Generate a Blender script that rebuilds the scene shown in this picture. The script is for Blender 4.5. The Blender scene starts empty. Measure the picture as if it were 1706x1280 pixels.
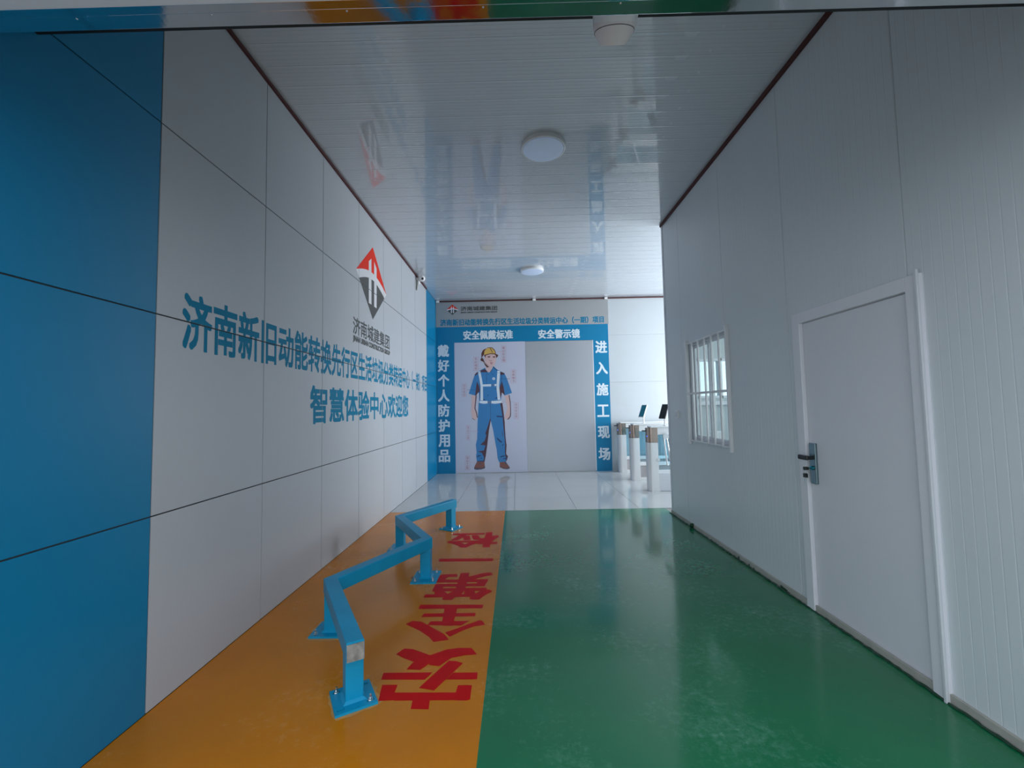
import bpy, bmesh, math, random
from mathutils import Vector, Matrix

random.seed(7)
S = bpy.context.scene
COL = S.collection
# ------------------------------------------------------------------ camera
cam_d = bpy.data.cameras.new('camera')
cam_d.sensor_width = 36.0
cam_d.sensor_fit = 'HORIZONTAL'
cam_d.lens = 714.94 / 1706 * 36
cam_d.clip_start = 0.02
cam = bpy.data.objects.new('camera', cam_d)
COL.objects.link(cam)
rt = Vector((0.9997481, 0.0116551, -0.0191802))
up = Vector((0.0198006, -0.0556821, 0.9982522))
fw = Vector((-0.0105667, 0.9983805, 0.0558989))
M = Matrix((rt, up, -fw)).transposed().to_4x4()
M.translation = Vector((0, 0, 1.42))
cam.matrix_world = M
S.camera = cam
# ------------------------------------------------------------------ world, daylight, exposure
W = bpy.data.worlds.new('overcast_sky')
W.use_nodes = True
bg = W.node_tree.nodes['Background']
bg.inputs[0].default_value = (0.84, 0.915, 1.0, 1)
bg.inputs[1].default_value = 1.25
S.world = W


def area(name, loc, size, power, color, rot):
    l = bpy.data.lights.new(name, 'AREA')
    l.shape = 'RECTANGLE'
    l.size, l.size_y = size
    l.energy = power
    l.color = color
    o = bpy.data.objects.new(name, l)
    o.location = loc
    o.rotation_euler = rot
    COL.objects.link(o)
    return o


# daylight through the lobby's glazed side, plus an added lamp brightening the guard room
area('lobby_daylight', (6.42, 7.65, 1.75), (3.3, 2.8), 235, (0.93, 0.96, 1.0), (math.radians(90), 0, math.radians(90)))
area('guard_room_fill_lamp', (5.1, 3.6, 1.7), (1.8, 1.2), 60, (0.93, 0.97, 1.0), (math.radians(90), 0, math.radians(90)))
S.view_settings.view_transform = 'Standard'
S.view_settings.look = 'None'
S.view_settings.gamma = 1
S.view_settings.exposure = 0.45
S.view_settings.use_curve_mapping = False

# ------------------------------------------------------------------ helpers


def mat(name, color, rough=0.5, metal=0.0, spec=0.5, coat=0.0, coat_rough=0.1, var=0.06, scale=6.0, rvar=0.0,
        bump=0.0, bscale=80.0, emit=None, stretch=(1, 1, 1)):
    m = bpy.data.materials.new(name)
    m.use_nodes = True
    nt = m.node_tree
    N, L = nt.nodes, nt.links
    p = N['Principled BSDF']
    p.inputs['Roughness'].default_value = rough
    p.inputs['Metallic'].default_value = metal
    p.inputs['Specular IOR Level'].default_value = spec
    p.inputs['Coat Weight'].default_value = coat
    p.inputs['Coat Roughness'].default_value = coat_rough
    tc = N.new('ShaderNodeTexCoord')
    mp = N.new('ShaderNodeMapping')
    mp.inputs['Scale'].default_value = stretch
    L.new(tc.outputs['Object'], mp.inputs['Vector'])
    nz = N.new('ShaderNodeTexNoise')
    nz.inputs['Scale'].default_value = scale
    nz.inputs['Detail'].default_value = 5
    L.new(mp.outputs['Vector'], nz.inputs['Vector'])
    mx = N.new('ShaderNodeMix')
    mx.data_type = 'RGBA'
    c = color
    mx.inputs[6].default_value = (c[0] * (1 - var), c[1] * (1 - var), c[2] * (1 - var), 1)
    mx.inputs[7].default_value = (min(1, c[0] * (1 + var)), min(1, c[1] * (1 + var)), min(1, c[2] * (1 + var)), 1)
    L.new(nz.outputs['Fac'], mx.inputs[0])
    L.new(mx.outputs[2], p.inputs['Base Color'])
    if rvar:
        mr = N.new('ShaderNodeMapRange')
        mr.inputs[1].default_value = 0.3
        mr.inputs[2].default_value = 0.7
        mr.inputs[3].default_value = max(0, rough - rvar)
        mr.inputs[4].default_value = rough + rvar
        L.new(nz.outputs['Fac'], mr.inputs[0])
        L.new(mr.outputs[0], p.inputs['Roughness'])
    if bump:
        n2 = N.new('ShaderNodeTexNoise')
        n2.inputs['Scale'].default_value = bscale
        L.new(mp.outputs['Vector'], n2.inputs['Vector'])
        b = N.new('ShaderNodeBump')
        b.inputs['Strength'].default_value = bump
        b.inputs['Distance'].default_value = 0.002
        L.new(n2.outputs['Fac'], b.inputs['Height'])
        L.new(b.outputs['Normal'], p.inputs['Normal'])
    if emit:
        p.inputs['Emission Color'].default_value = (*emit[0], 1)
        p.inputs['Emission Strength'].default_value = emit[1]
    return m


def painted_floor(name, base, scuff, amount, rough, coat):
    """glossy floor paint with pale dusty scuffs and roller streaks"""
    m = mat(name, base, rough=rough, spec=0.2, coat=coat, coat_rough=0.09, var=0.14, scale=2.2, bump=0.10, bscale=9)
    nt = m.node_tree
    N, L = nt.nodes, nt.links
    p = N['Principled BSDF']
    src = p.inputs['Base Color'].links[0].from_socket
    tc = [n for n in N if n.type == 'TEX_COORD'][0]
    n1 = N.new('ShaderNodeTexNoise')
    n1.inputs['Scale'].default_value = 1.6
    n1.inputs['Detail'].default_value = 3
    n2 = N.new('ShaderNodeTexNoise')
    n2.inputs['Scale'].default_value = 26
    n2.inputs['Detail'].default_value = 8
    n2.inputs['Roughness'].default_value = 0.75
    L.new(tc.outputs['Object'], n1.inputs['Vector'])
    L.new(tc.outputs['Object'], n2.inputs['Vector'])
    mu = N.new('ShaderNodeMath')
    mu.operation = 'MULTIPLY'
    L.new(n1.outputs['Fac'], mu.inputs[0])
    L.new(n2.outputs['Fac'], mu.inputs[1])
    mr = N.new('ShaderNodeMapRange')
    mr.inputs[1].default_value = 0.27
    mr.inputs[2].default_value = 0.48
    mr.inputs[3].default_value = 0
    mr.inputs[4].default_value = amount
    L.new(mu.outputs[0], mr.inputs[0])
    mx = N.new('ShaderNodeMix')
    mx.data_type = 'RGBA'
    mx.inputs[7].default_value = (*scuff, 1)
    L.new(mr.outputs[0], mx.inputs[0])
    L.new(src, mx.inputs[6])
    L.new(mx.outputs[2], p.inputs['Base Color'])
    mr2 = N.new('ShaderNodeMapRange')
    mr2.inputs[3].default_value = rough
    mr2.inputs[4].default_value = rough + 0.25
    L.new(mr.outputs[0], mr2.inputs[0])
    L.new(mr2.outputs[0], p.inputs['Roughness'])
    return m


def glass_mat(name, tint, alpha):
    m = bpy.data.materials.new(name)
    m.use_nodes = True
    N, L = m.node_tree.nodes, m.node_tree.links
    out = N['Material Output']
    tr = N.new('ShaderNodeBsdfTransparent')
    tr.inputs[0].default_value = (*tint, 1)
    gl = N.new('ShaderNodeBsdfGlossy')
    gl.inputs['Roughness'].default_value = 0.04
    fr = N.new('ShaderNodeFresnel')
    fr.inputs[0].default_value = 1.45
    ad = N.new('ShaderNodeMath')
    ad.operation = 'ADD'
    ad.inputs[1].default_value = alpha
    L.new(fr.outputs[0], ad.inputs[0])
    mx = N.new('ShaderNodeMixShader')
    ge = N.new('ShaderNodeNewGeometry')
    inv = N.new('ShaderNodeMath')
    inv.operation = 'SUBTRACT'
    inv.inputs[0].default_value = 1.0
    L.new(ge.outputs['Backfacing'], inv.inputs[1])
    mu = N.new('ShaderNodeMath')
    mu.operation = 'MULTIPLY'
    L.new(ad.outputs[0], mu.inputs[0])
    L.new(inv.outputs[0], mu.inputs[1])
    L.new(mu.outputs[0], mx.inputs[0])
    L.new(tr.outputs[0], mx.inputs[1])
    L.new(gl.outputs[0], mx.inputs[2])
    L.new(mx.outputs[0], out.inputs['Surface'])
    return m


def link(name, me, material=None, parent=None):
    o = bpy.data.objects.new(name, me)
    COL.objects.link(o)
    if material and not me.materials:
        me.materials.append(material)
    if parent:
        o.parent = parent
    return o


def obj(name, bm, material, parent=None, label=None):
    me = bpy.data.meshes.new(name)
    bmesh.ops.recalc_face_normals(bm, faces=bm.faces)
    bm.to_mesh(me)
    bm.free()
    o = link(name, me, material, parent)
    if label:
        o['label'] = label
    return o


def flat(name, bm, material, parent=None, label=None):
    me = bpy.data.meshes.new(name)
    bm.to_mesh(me)
    bm.free()
    o = link(name, me, material, parent)
    if label:
        o['label'] = label
    return o


def thing(name, label, cat, loc=(0, 0, 0), group=None):
    o = bpy.data.objects.new(name, None)
    o.empty_display_size = 0.1
    o.location = loc
    COL.objects.link(o)
    o['label'] = label
    o['category'] = cat
    if group:
        o['group'] = group
    return o


def structure(o):
    o['kind'] = 'structure'
    return o


def box(bm, x0, x1, y0, y1, z0, z1, bev=0.0):
    r = bmesh.ops.create_cube(bm, size=1)
    vs = r['verts']
    for v in vs:
        v.co = Vector((x0 + (v.co.x + .5) * (x1 - x0), y0 + (v.co.y + .5) * (y1 - y0), z0 + (v.co.z + .5) * (z1 - z0)))
    if bev:
        es = list({e for v in vs for e in v.link_edges})
        bmesh.ops.bevel(bm, geom=es, offset=bev, segments=2, profile=0.5, affect='EDGES')
    return vs


def B(*a, bev=0.0):
    bm = bmesh.new()
    box(bm, *a, bev=bev)
    return bm


def tube(bm, pts, r, seg=10, cap=True):
    """round tube along points"""
    rings = []
    pts = [Vector(p) for p in pts]
    for i, p in enumerate(pts):
        d = (pts[min(i + 1, len(pts) - 1)] - pts[max(i - 1, 0)]).normalized()
        a = d.cross(Vector((0, 0, 1)))
        if a.length < 1e-3:
            a = Vector((1, 0, 0))
        a.normalize()
        b = d.cross(a).normalized()
        rr = r[i] if isinstance(r, (list, tuple)) else r
        rings.append([bm.verts.new(p + a * math.cos(2 * math.pi * k / seg) * rr + b * math.sin(2 * math.pi * k / seg) * rr)
                      for k in range(seg)])
    for i in range(len(rings) - 1):
        for k in range(seg):
            bm.faces.new((rings[i][k], rings[i][(k + 1) % seg], rings[i + 1][(k + 1) % seg], rings[i + 1][k]))
    if cap:
        bm.faces.new(rings[0])
        bm.faces.new(list(reversed(rings[-1])))


def lathe(bm, prof, seg=48, c=(0, 0, 0)):
    rings = []
    for r, z in prof:
        rings.append([bm.verts.new((c[0] + r * math.cos(2 * math.pi * k / seg), c[1] + r * math.sin(2 * math.pi * k / seg), c[2] + z))
                      for k in range(seg)] if r > 1e-6 else [bm.verts.new((c[0], c[1], c[2] + z))])
    for a, b in zip(rings, rings[1:]):
        for k in range(seg):
            j = (k + 1) % seg
            if len(a) == 1:
                bm.faces.new((a[0], b[k], b[j]))
            elif len(b) == 1:
                bm.faces.new((a[k], a[j], b[0]))
            else:
                bm.faces.new((a[k], a[j], b[j], b[k]))


def prism(bm, poly, z0, z1):
    a = [bm.verts.new((x, y, z0)) for x, y in poly]
    b = [bm.verts.new((x, y, z1)) for x, y in poly]
    n = len(poly)
    for i in range(n):
        j = (i + 1) % n
        bm.faces.new((a[i], a[j], b[j], b[i]))
    bm.faces.new(a)
    bm.faces.new(b)


def smooth(o, ang=0.6):
    for p in o.data.polygons:
        p.use_smooth = True
    try:
        o.data.set_sharp_from_angle(angle=ang)
    except Exception:
        pass
    return o


# ------------------------------------------------------------------ lettering
DG = None


def glyph_mesh(s):
    c = bpy.data.curves.new('lettering', 'FONT')
    c.body = s
    c.size = 1
    c.resolution_u = 3
    c.dimensions = '2D'
    c.fill_mode = 'BOTH'
    o = bpy.data.objects.new('lettering', c)
    COL.objects.link(o)
    bpy.context.view_layer.update()
    dg = bpy.context.evaluated_depsgraph_get()
    me = bpy.data.meshes.new_from_object(o.evaluated_get(dg))
    vs = [(v.co.x, v.co.y) for v in me.vertices]
    fs = [tuple(p.vertices) for p in me.polygons]
    bpy.data.objects.remove(o)
    bpy.data.curves.remove(c)
    bpy.data.meshes.remove(me)
    return vs, fs


def bold_glyphs(bm, s, u0, u1, v0, v1, bold=(0.0, 0.0), rot180=False, layer=0.0):
    """fill the box u0..u1 x v0..v1 (plane units) with string s; strokes thickened by bold (fraction of the box height)"""
    vs, fs = glyph_mesh(s)
    xs = [v[0] for v in vs]
    ys = [v[1] for v in vs]
    bx, by = bold
    mx0, mx1, my0, my1 = min(xs), max(xs), min(ys), max(ys)
    du, dv = bx * abs(v1 - v0), by * abs(v1 - v0)
    su = ((u1 - u0) - 2 * du) / (mx1 - mx0)
    sv = ((v1 - v0) - 2 * dv) / (my1 - my0) if my1 - my0 > 0.2 else su
    if my1 - my0 <= 0.2:
        v0 = (v0 + v1) / 2 - (my1 - my0) * sv / 2
        dv = 0.0
        v0 -= dv
    sh = [(0, 0)]
    if bx or by:
        sh += [(a, b) for a in (-1, 0, 1) for b in (-1, 0, 1) if a or b]
    k = 0
    for (a, b) in sh:
        k += 1
        vv = []
        for (x, y) in vs:
            u = u0 + du + (x - mx0) * su + a * du
            v = v0 + dv + (y - my0) * sv + b * dv
            if rot180:
                u, v = u0 + u1 - u, v0 + v1 - v
            vv.append(bm.verts.new((u, v, layer + k * 1.5e-5)))
        for f in fs:
            try:
                bm.faces.new([vv[i] for i in f])
            except ValueError:
                pass


def poly2(bm, pts, layer=0.0):
    vs = [bm.verts.new((p[0], p[1], layer)) for p in pts]
    f = bm.faces.new(vs)
    if len(pts) > 4:
        bmesh.ops.triangulate(bm, faces=[f])


def remap(bm, fn):
    for v in bm.verts:
        v.co = Vector(fn(v.co.x, v.co.y, v.co.z))


def cut_seams(bm, axis, centers, half):
    for c in centers:
        no = [0, 0, 0]
        no[axis] = 1
        for s in (-half, half):
            co = [0, 0, 0]
            co[axis] = c + s
            bmesh.ops.bisect_plane(bm, geom=bm.verts[:] + bm.edges[:] + bm.faces[:], plane_co=co, plane_no=no, dist=1e-6)
        dead = [f for f in bm.faces if abs(f.calc_center_median()[axis] - c) < half * 0.98]
        bmesh.ops.delete(bm, geom=dead, context='FACES')


# ------------------------------------------------------------------ materials
XL, XR, H, YB = -1.792, 2.013, 3.873, 9.553
m_grey = mat('grey_composite', (0.50, 0.53, 0.57), rough=0.42, spec=0.4, var=0.03, scale=1.5)
m_blue = mat('blue_composite', (0.0, 0.20, 0.40), rough=0.38, spec=0.4, var=0.05, scale=1.2)
m_joint = mat('dark_joint', (0.03, 0.035, 0.04), rough=0.8)
m_wall = mat('white_coated_steel', (0.54, 0.58, 0.61), rough=0.30, spec=0.5, var=0.04, scale=2.0, rvar=0.015, stretch=(1, 1, .2))
m_wall_r = mat('white_coated_steel_lightened', (0.70, 0.745, 0.77), rough=0.32, spec=0.5, var=0.04, scale=2.0, rvar=0.015, stretch=(1, 1, .2))  # same steel as the back wall, missing light put into a paler colour
m_ceil = mat('ceiling_coated_steel', (0.58, 0.62, 0.67), rough=0.25, spec=0.6, var=0.04, scale=1.2, rvar=0.04, coat=1.0, coat_rough=0.03)
m_ceil.node_tree.nodes['Principled BSDF'].inputs['Coat IOR'].default_value = 1.9
m_trim = mat('white_aluminium', (0.70, 0.72, 0.76), rough=0.35, spec=0.5, var=0.03)
m_maroon = mat('maroon_sealing_strip', (0.075, 0.012, 0.012), rough=0.6, var=0.2, scale=30)
m_dark = mat('black_lintel', (0.008, 0.010, 0.010), rough=0.5)
m_steel = mat('stainless_steel', (0.62, 0.63, 0.64), rough=0.26, metal=1.0, var=0.05, scale=3, stretch=(1, 1, .1))
m_mirror = mat('polished_steel', (0.55, 0.57, 0.58), rough=0.07, metal=1.0, var=0.05, scale=9, bump=0.05, bscale=40)
m_bronze = mat('brushed_copper_steel', (0.42, 0.33, 0.28), rough=0.20, metal=1.0, var=0.08, scale=5)
m_yellow = painted_floor('yellow_floor_paint', (0.60, 0.20, 0.0005), (0.80, 0.42, 0.10), 0.30, 0.25, 0.12)
m_green = painted_floor('green_floor_paint', (0.004, 0.165, 0.065), (0.16, 0.42, 0.30), 0.45, 0.20, 0.45)
m_red = mat('red_floor_paint', (0.58, 0.002, 0.003), rough=0.5, spec=.15, coat=0.0, coat_rough=.1, var=0.15, scale=9)
m_tile = mat('polished_tile', (0.52, 0.54, 0.54), rough=0.07, spec=0.7, var=0.04, scale=2.5, rvar=0.02)
m_grout = mat('grout', (0.30, 0.31, 0.30), rough=0.8)
m_rail = mat('blue_rail_paint', (0.002, 0.30, 0.54), rough=0.4, spec=.3, var=0.14, scale=7, bump=0.15, bscale=60, coat=0.0)
m_rough = mat('grimy_bare_steel', (0.26, 0.26, 0.24), rough=0.8, var=0.9, scale=35, bump=0.6, bscale=90)
m_satin = mat('satin_light_steel', (0.80, 0.80, 0.80), rough=0.38, metal=0.55, var=0.05, scale=3, stretch=(1, 1, .1))
m_zinc = mat('zinc_bolt', (0.75, 0.75, 0.72), rough=0.25, metal=1.0)
m_white = mat('white_plastic', (0.86, 0.86, 0.87), rough=0.35)
m_black = mat('black_plastic', (0.012, 0.014, 0.014), rough=0.35)
m_text_blue = mat('blue_vinyl', (0.0, 0.20, 0.36), rough=0.6, spec=.2, var=0.05)
m_text_white = mat('white_vinyl', (0.72, 0.80, 0.86), rough=0.45, var=0.03)
m_text_grey = mat('dark_grey_vinyl', (0.075, 0.078, 0.075), rough=0.45)
m_logo_red = mat('red_vinyl', (0.78, 0.035, 0.015), rough=0.6, spec=.2)
m_logo_white = mat('white_logo_vinyl', (0.75, 0.76, 0.80), rough=0.4)
m_glass = glass_mat('window_glass', (0.90, 0.95, 0.95), 0.03)
m_acryl = glass_mat('barrier_glass', (0.78, 0.90, 0.94), 0.06)

# ------------------------------------------------------------------ floor
floor = structure(obj('floor', B(XL - .1, 6.6, 0.9, YB + .1, -0.12, -0.012), m_grout))
obj('concrete_apron', B(-14, 14, -16, 0.9, -0.14, -0.02), mat('concrete', (0.30, 0.30, 0.29), rough=0.9, var=0.12, scale=3), floor)
obj('painted_section', B(XL, -0.19, 0.9, 6.045, -0.012, 0.0), m_yellow, floor, 'yellow painted floor section')
obj('painted_section', B(-0.19, XR + .0, 0.9, 6.035, -0.012, 0.0), m_green, floor, 'green painted floor section')
TP = 0.865
tile_me = {}
xs = [XL] + [-0.93 + TP * i for i in range(9)] + [6.5]
ys = [6.045] + [6.045 + TP * (i + 1) for i in range(4)] + [YB]
for i in range(len(xs) - 1):
    for j in range(len(ys) - 1):
        w, d = round(xs[i + 1] - xs[i] - .004, 4), round(ys[j + 1] - ys[j] - .004, 4)
        if d < 0.02:
            continue
        if (w, d) not in tile_me:
            bm = B(0, w, 0, d, -.012, 0, bev=.001)
            me = bpy.data.meshes.new('tile')
            bm.to_mesh(me)
            bm.free()
            me.materials.append(m_tile)
            tile_me[(w, d)] = me
        o = link('tile', tile_me[(w, d)], None, floor)
        o.location = (xs[i] + .002, ys[j] + .002, 0)

# red floor characters, read from the far end (walking towards the entrance)
AN = [[(-0.534, 2.117), (-0.539, 2.178), (-0.455, 2.177), (-0.447, 2.113)], [(-0.727, 2.299), (-0.646, 2.298), (-0.645, 2.237), (-0.628, 2.18), (-0.707, 2.176)], [(-0.649, 2.237), (-0.329, 2.232), (-0.328, 2.175), (-0.631, 2.177)], [(-0.336, 2.232), (-0.332, 2.289), (-0.26, 2.288), (-0.258, 2.179), (-0.271, 2.172), (-0.329, 2.173)], [(-0.751, 2.401), (-0.485, 2.399), (-0.514, 2.337), (-0.746, 2.342)], [(-0.371, 2.394), (-0.24, 2.394), (-0.238, 2.334), (-0.403, 2.335)], [(-0.414, 2.505), (-0.374, 2.5), (-0.33, 2.48), (-0.448, 2.249), (-0.53, 2.271)], [(-0.733, 2.577), (-0.7, 2.635), (-0.646, 2.627), (-0.531, 2.561), (-0.498, 2.51), (-0.558, 2.422), (-0.634, 2.429), (-0.611, 2.498), (-0.681, 2.537)], [(-0.531, 2.561), (-0.446, 2.618), (-0.375, 2.633), (-0.299, 2.631), (-0.259, 2.563), (-0.328, 2.556), (-0.405, 2.53), (-0.46, 2.454), (-0.516, 2.466)]]
QUAN = [[(-0.733, 3.206), (-0.271, 3.192), (-0.275, 3.137), (-0.733, 3.139)], [(-0.677, 3.07), (-0.315, 3.069), (-0.316, 3.02), (-0.685, 3.02)], [(-0.608, 2.958), (-0.346, 2.957), (-0.395, 2.897), (-0.621, 2.907)], [(-0.546, 3.145), (-0.455, 3.147), (-0.451, 2.894), (-0.525, 2.9)], [(-0.768, 2.927), (-0.733, 2.968), (-0.668, 2.955), (-0.566, 2.862), (-0.489, 2.793), (-0.447, 2.725), (-0.54, 2.703), (-0.576, 2.758), (-0.651, 2.835)], [(-0.488, 2.812), (-0.434, 2.848), (-0.361, 2.906), (-0.284, 2.961), (-0.259, 2.954), (-0.238, 2.902), (-0.307, 2.884), (-0.372, 2.837), (-0.448, 2.761)]]
YI = [[(-0.767, 4.162), (-0.252, 4.152), (-0.253, 4.078), (-0.762, 4.085)]]
for polys in (AN, QUAN, YI):
    bm = bmesh.new()
    for k, p in enumerate(polys):
        poly2(bm, p, 0.0006 + k * 4e-5)
    flat('character', bm, m_red, floor)
for ch, (u0, u1, v0, v1) in (('第', (-0.735, -0.222, 3.275, 3.80)), ('检', (-0.775, -0.228, 4.475, 5.01))):
    bm = bmesh.new()
    bold_glyphs(bm, ch, u0, u1, v0, v1, bold=(0.036, 0.022), rot180=True, layer=0.0006)
    flat('character', bm, m_red, floor)

# ------------------------------------------------------------------ left wall: composite panels on a dark backing
wall_left = structure(obj('wall_left', B(XL - .12, XL - .006, 0.9, YB + .1, -.02, 4.1), m_joint))
zrow = [0.0, 0.925, 1.925, 2.915, H - .004]
ycol = [0.95, 2.10] + [2.10 + .9162 * k for k in range(1, 7)] + [8.54, YB]
GAP = 0.0035
pan = {}
for i in range(len(ycol) - 1):
    for j in range(4):
        blue = i == 0 or i == len(ycol) - 2
        w, h = round(ycol[i + 1] - ycol[i] - 2 * GAP, 4), round(zrow[j + 1] - zrow[j] - 2 * GAP, 4)
        key = (w, h, blue)
        if key not in pan:
            bm = B(-.006, 0, 0, w, 0, h, bev=.0008)
            me = bpy.data.meshes.new('panel')
            bm.to_mesh(me)
            bm.free()
            me.materials.append(m_blue if blue else m_grey)
            pan[key] = me
        o = link('panel', pan[key], None, wall_left)
        o.location = (XL, ycol[i] + GAP, zrow[j] + GAP)
        if blue:
            o['label'] = 'blue composite panel'

yseams, zseams = ycol[1:-1], zrow[1:-1]


def on_left(u, v, w):
    return (XL + 0.0006 + w, u, v)


# logo and company name on the left wall
def emblem(parent, cx, cz, hw, hh, fn, seams=False):
    """rhombus emblem: red upper part, dark lower part, white arch with a twin-barred H"""
    def add(name, polys, material, layer, label):
        bm = bmesh.new()
        for p in polys:
            poly2(bm, [(cx + a * hw, cz + b * hh) for a, b in p], layer)
        remap(bm, fn)
        if seams:
            cut_seams(bm, 1, yseams, GAP)
            cut_seams(bm, 2, zseams, GAP)
        flat(name, bm, material, parent, label)
    arc_top = [(-1 + 2 * t / 16, 0.0 + 0.27 * math.sin(math.pi * t / 16)) for t in range(17)]
    arc_bot = [(-.84 + 1.68 * t / 16, -0.16 + 0.24 * math.sin(math.pi * t / 16)) for t in range(17)]
    add('emblem_field', [[(0, 1)] + list(reversed(arc_top))], m_logo_red, 0.0, 'red upper field of the rhombus')
    for t in range(1):
        add('emblem_arch', [[arc_top[k], arc_top[k + 1], arc_bot[k + 1], arc_bot[k]] for k in range(16)], m_logo_white, 0.0001,
            'white arch and bars of the emblem')
    add('emblem_field', [arc_bot + [(0, -1)]], m_text_grey, 0.0, 'dark grey lower field of the rhombus')
    add('emblem_bar', [[(-.26, .50), (-.09, .64), (-.09, -.62), (-.26, -.62)], [(.26, .50), (.09, .64), (.09, -.62), (.26, -.62)]],
        m_logo_white, 0.0002, 'white twin bars of the emblem')


logo = thing('wall_emblem', 'red and dark grey rhombus emblem with company name on the left wall', 'sign', (XL, 5.3, 2.9))
P0 = Vector((XL, 5.3, 2.9))


def rel(fn, origin):
    return lambda u, v, w: tuple(Vector(fn(u, v, w)) - origin)


def left_line(parent, name, s, y0, y1, z0, z1, m, bold, label, origin):
    bm = bmesh.new()
    bold_glyphs(bm, s, y0, y1, z0, z1, bold=bold)
    remap(bm, on_left)
    cut_seams(bm, 1, [y for y in yseams if y0 < y < y1], GAP)
    cut_seams(bm, 2, [z for z in zseams if z0 < z < z1], GAP)
    for v in bm.verts:
        v.co -= origin
    return flat(name, bm, m, parent, label)


def emblem_left():
    class A: pass
    emblem(logo, 5.325, 3.03, .565, .465, on_left, True)
    for c in logo.children:
        for v in c.data.vertices:
            v.co = v.co - P0


emblem_left()
left_line(logo, 'lettering', '济南城建集团', 4.67, 6.03, 2.275, 2.475, m_text_grey, (.022, .018), 'dark grey company name', P0)
left_line(logo, 'lettering', 'JINAN URBAN CONSTRUCTION GROUP', 4.67, 6.05, 2.178, 2.262, m_text_grey, (.07, .04), 'small dark grey latin company name', P0)
P1 = Vector((XL, 5.4, 1.7))
greet = thing('welcome_lettering', 'two lines of large blue chinese characters on the grey left wall panels', 'sign', tuple(P1))
left_line(greet, 'lettering', '济南新旧动能转换先行区生活垃圾分类转运中心（一期）项目', 2.265, 8.52, 1.765, 2.095, m_text_blue, (.016, .024), 'long upper line of blue characters', P1)
left_line(greet, 'lettering', '智慧体验中心欢迎您', 3.70, 7.06, 1.31, 1.655, m_text_blue, (.026, .026), 'shorter lower line of blue characters', P1)

# ------------------------------------------------------------------ ceiling: ribbed planks
ceiling = structure(obj('ceiling', B(XL - .1, 6.6, 1.125, YB + .1, H + .012, H + .12), m_trim))


def plank_mesh(x0, x1, pitch):
    """soffit plank: fine flutes along its length, a pale raised lip at its edge"""
    bm = bmesh.new()
    prof = [(0.000, .0004), (0.0015, -.0009), (0.007, -.0009), (0.013, .0)]
    n = 5
    for k in range(n):
        a = .013 + (pitch - .016) * k / n
        b = .013 + (pitch - .016) * (k + 1) / n
        prof += [(a + (b - a) * .47, .0), (a + (b - a) * .5, .0005), (a + (b - a) * .53, .0)]
    prof += [(pitch - .002, .0), (pitch - .0002, .0004)]
    ends = [[bm.verts.new((x, y, z)) for y, z in prof] for x in (x0, x1)]
    for i in range(len(prof) - 1):
        bm.faces.new((ends[0][i], ends[1][i], ends[1][i + 1], ends[0][i + 1]))
    me = bpy.data.meshes.new('plank')
    bm.to_mesh(me)
    bm.free()
    me.materials.append(m_ceil)
    return me


PP = 0.1905
plank_a = plank_mesh(XL, XR + .08, PP)
plank_b = plank_mesh(XL, 6.5, PP)
y = 1.56
while y < YB - .01:
    o = link('plank', plank_b if y > 5.62 else plank_a, None, ceiling)
    o.location = (0, y, H)
    y += PP

# ------------------------------------------------------------------ right wall: fluted sandwich panels, with window and door cut-outs
wall_right = structure(bpy.data.objects.new('wall_right', None))
COL.objects.link(wall_right)
WIN = (4.06, 5.02, 1.0, 2.135)
DOOR = (2.11, 3.09, 0.0, 2.05)


def fluted_wall(y0, y1, z0, z1, holes, face, depth, thick, pitch=0.05):
    """vertical fluted sheet (front at face, flutes recessed) with a plain back sheet and rectangular openings"""
    bm = bmesh.new()
    cuts = [(y0, depth * 3)]
    yy = y0 + .006
    cuts.append((yy, 0.0))
    while yy + pitch < y1 - .006:
        a = yy + pitch
        cuts += [(a - .008, 0.0), (a - .004, depth), (a, 0.0)]
        yy = a
    cuts += [(y1 - .004, 0.0), (y1, depth * 3)]
    extra = []
    for h in holes:
        for e in h[:2]:
            if y0 < e < y1:
                extra.append((e, 0.0))
    cuts = sorted(cuts + extra)
    for (a, da), (b, db) in zip(cuts, cuts[1:]):
        if b - a < 1e-6:
            continue
        spans = [(z0, z1)]
        mid = (a + b) / 2
        for h in holes:
            if h[0] < mid < h[1]:
                ns = []
                for s in spans:
                    if h[2] > s[0]:
                        ns.append((s[0], h[2]))
                    if h[3] < s[1]:
                        ns.append((h[3], s[1]))
                spans = ns
        for s in spans:
            v = [bm.verts.new(c) for c in ((face + da, a, s[0]), (face + db, b, s[0]), (face + db, b, s[1]), (face + da, a, s[1]))]
            bm.faces.new(v)
            v = [bm.verts.new(c) for c in ((face + thick, a, s[0]), (face + thick, b, s[0]), (face + thick, b, s[1]), (face + thick, a, s[1]))]
            bm.faces.new(v)
    for h in holes:  # reveals
        if h[1] > y0 and h[0] < y1:
            a, b = max(h[0], y0), min(h[1], y1)
            quads = [((face, a, h[3]), (face, b, h[3]), (face + thick, b, h[3]), (face + thick, a, h[3]))]
            if h[2] > z0:
                quads.append(((face, a, h[2]), (face, b, h[2]), (face + thick, b, h[2]), (face + thick, a, h[2])))
            for e in (h[0], h[1]):
                if y0 <= e <= y1:
                    quads.append(((face, e, h[2]), (face, e, h[3]), (face + thick, e, h[3]), (face + thick, e, h[2])))
            for q in quads:
                bm.faces.new([bm.verts.new(c) for c in q])
    for yy in (y0, y1):
        bm.faces.new([bm.verts.new(c) for c in ((face + depth * 3, yy, z0), (face + depth * 3, yy, z1), (face + thick, yy, z1), (face + thick, yy, z0))])
    return bm


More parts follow.
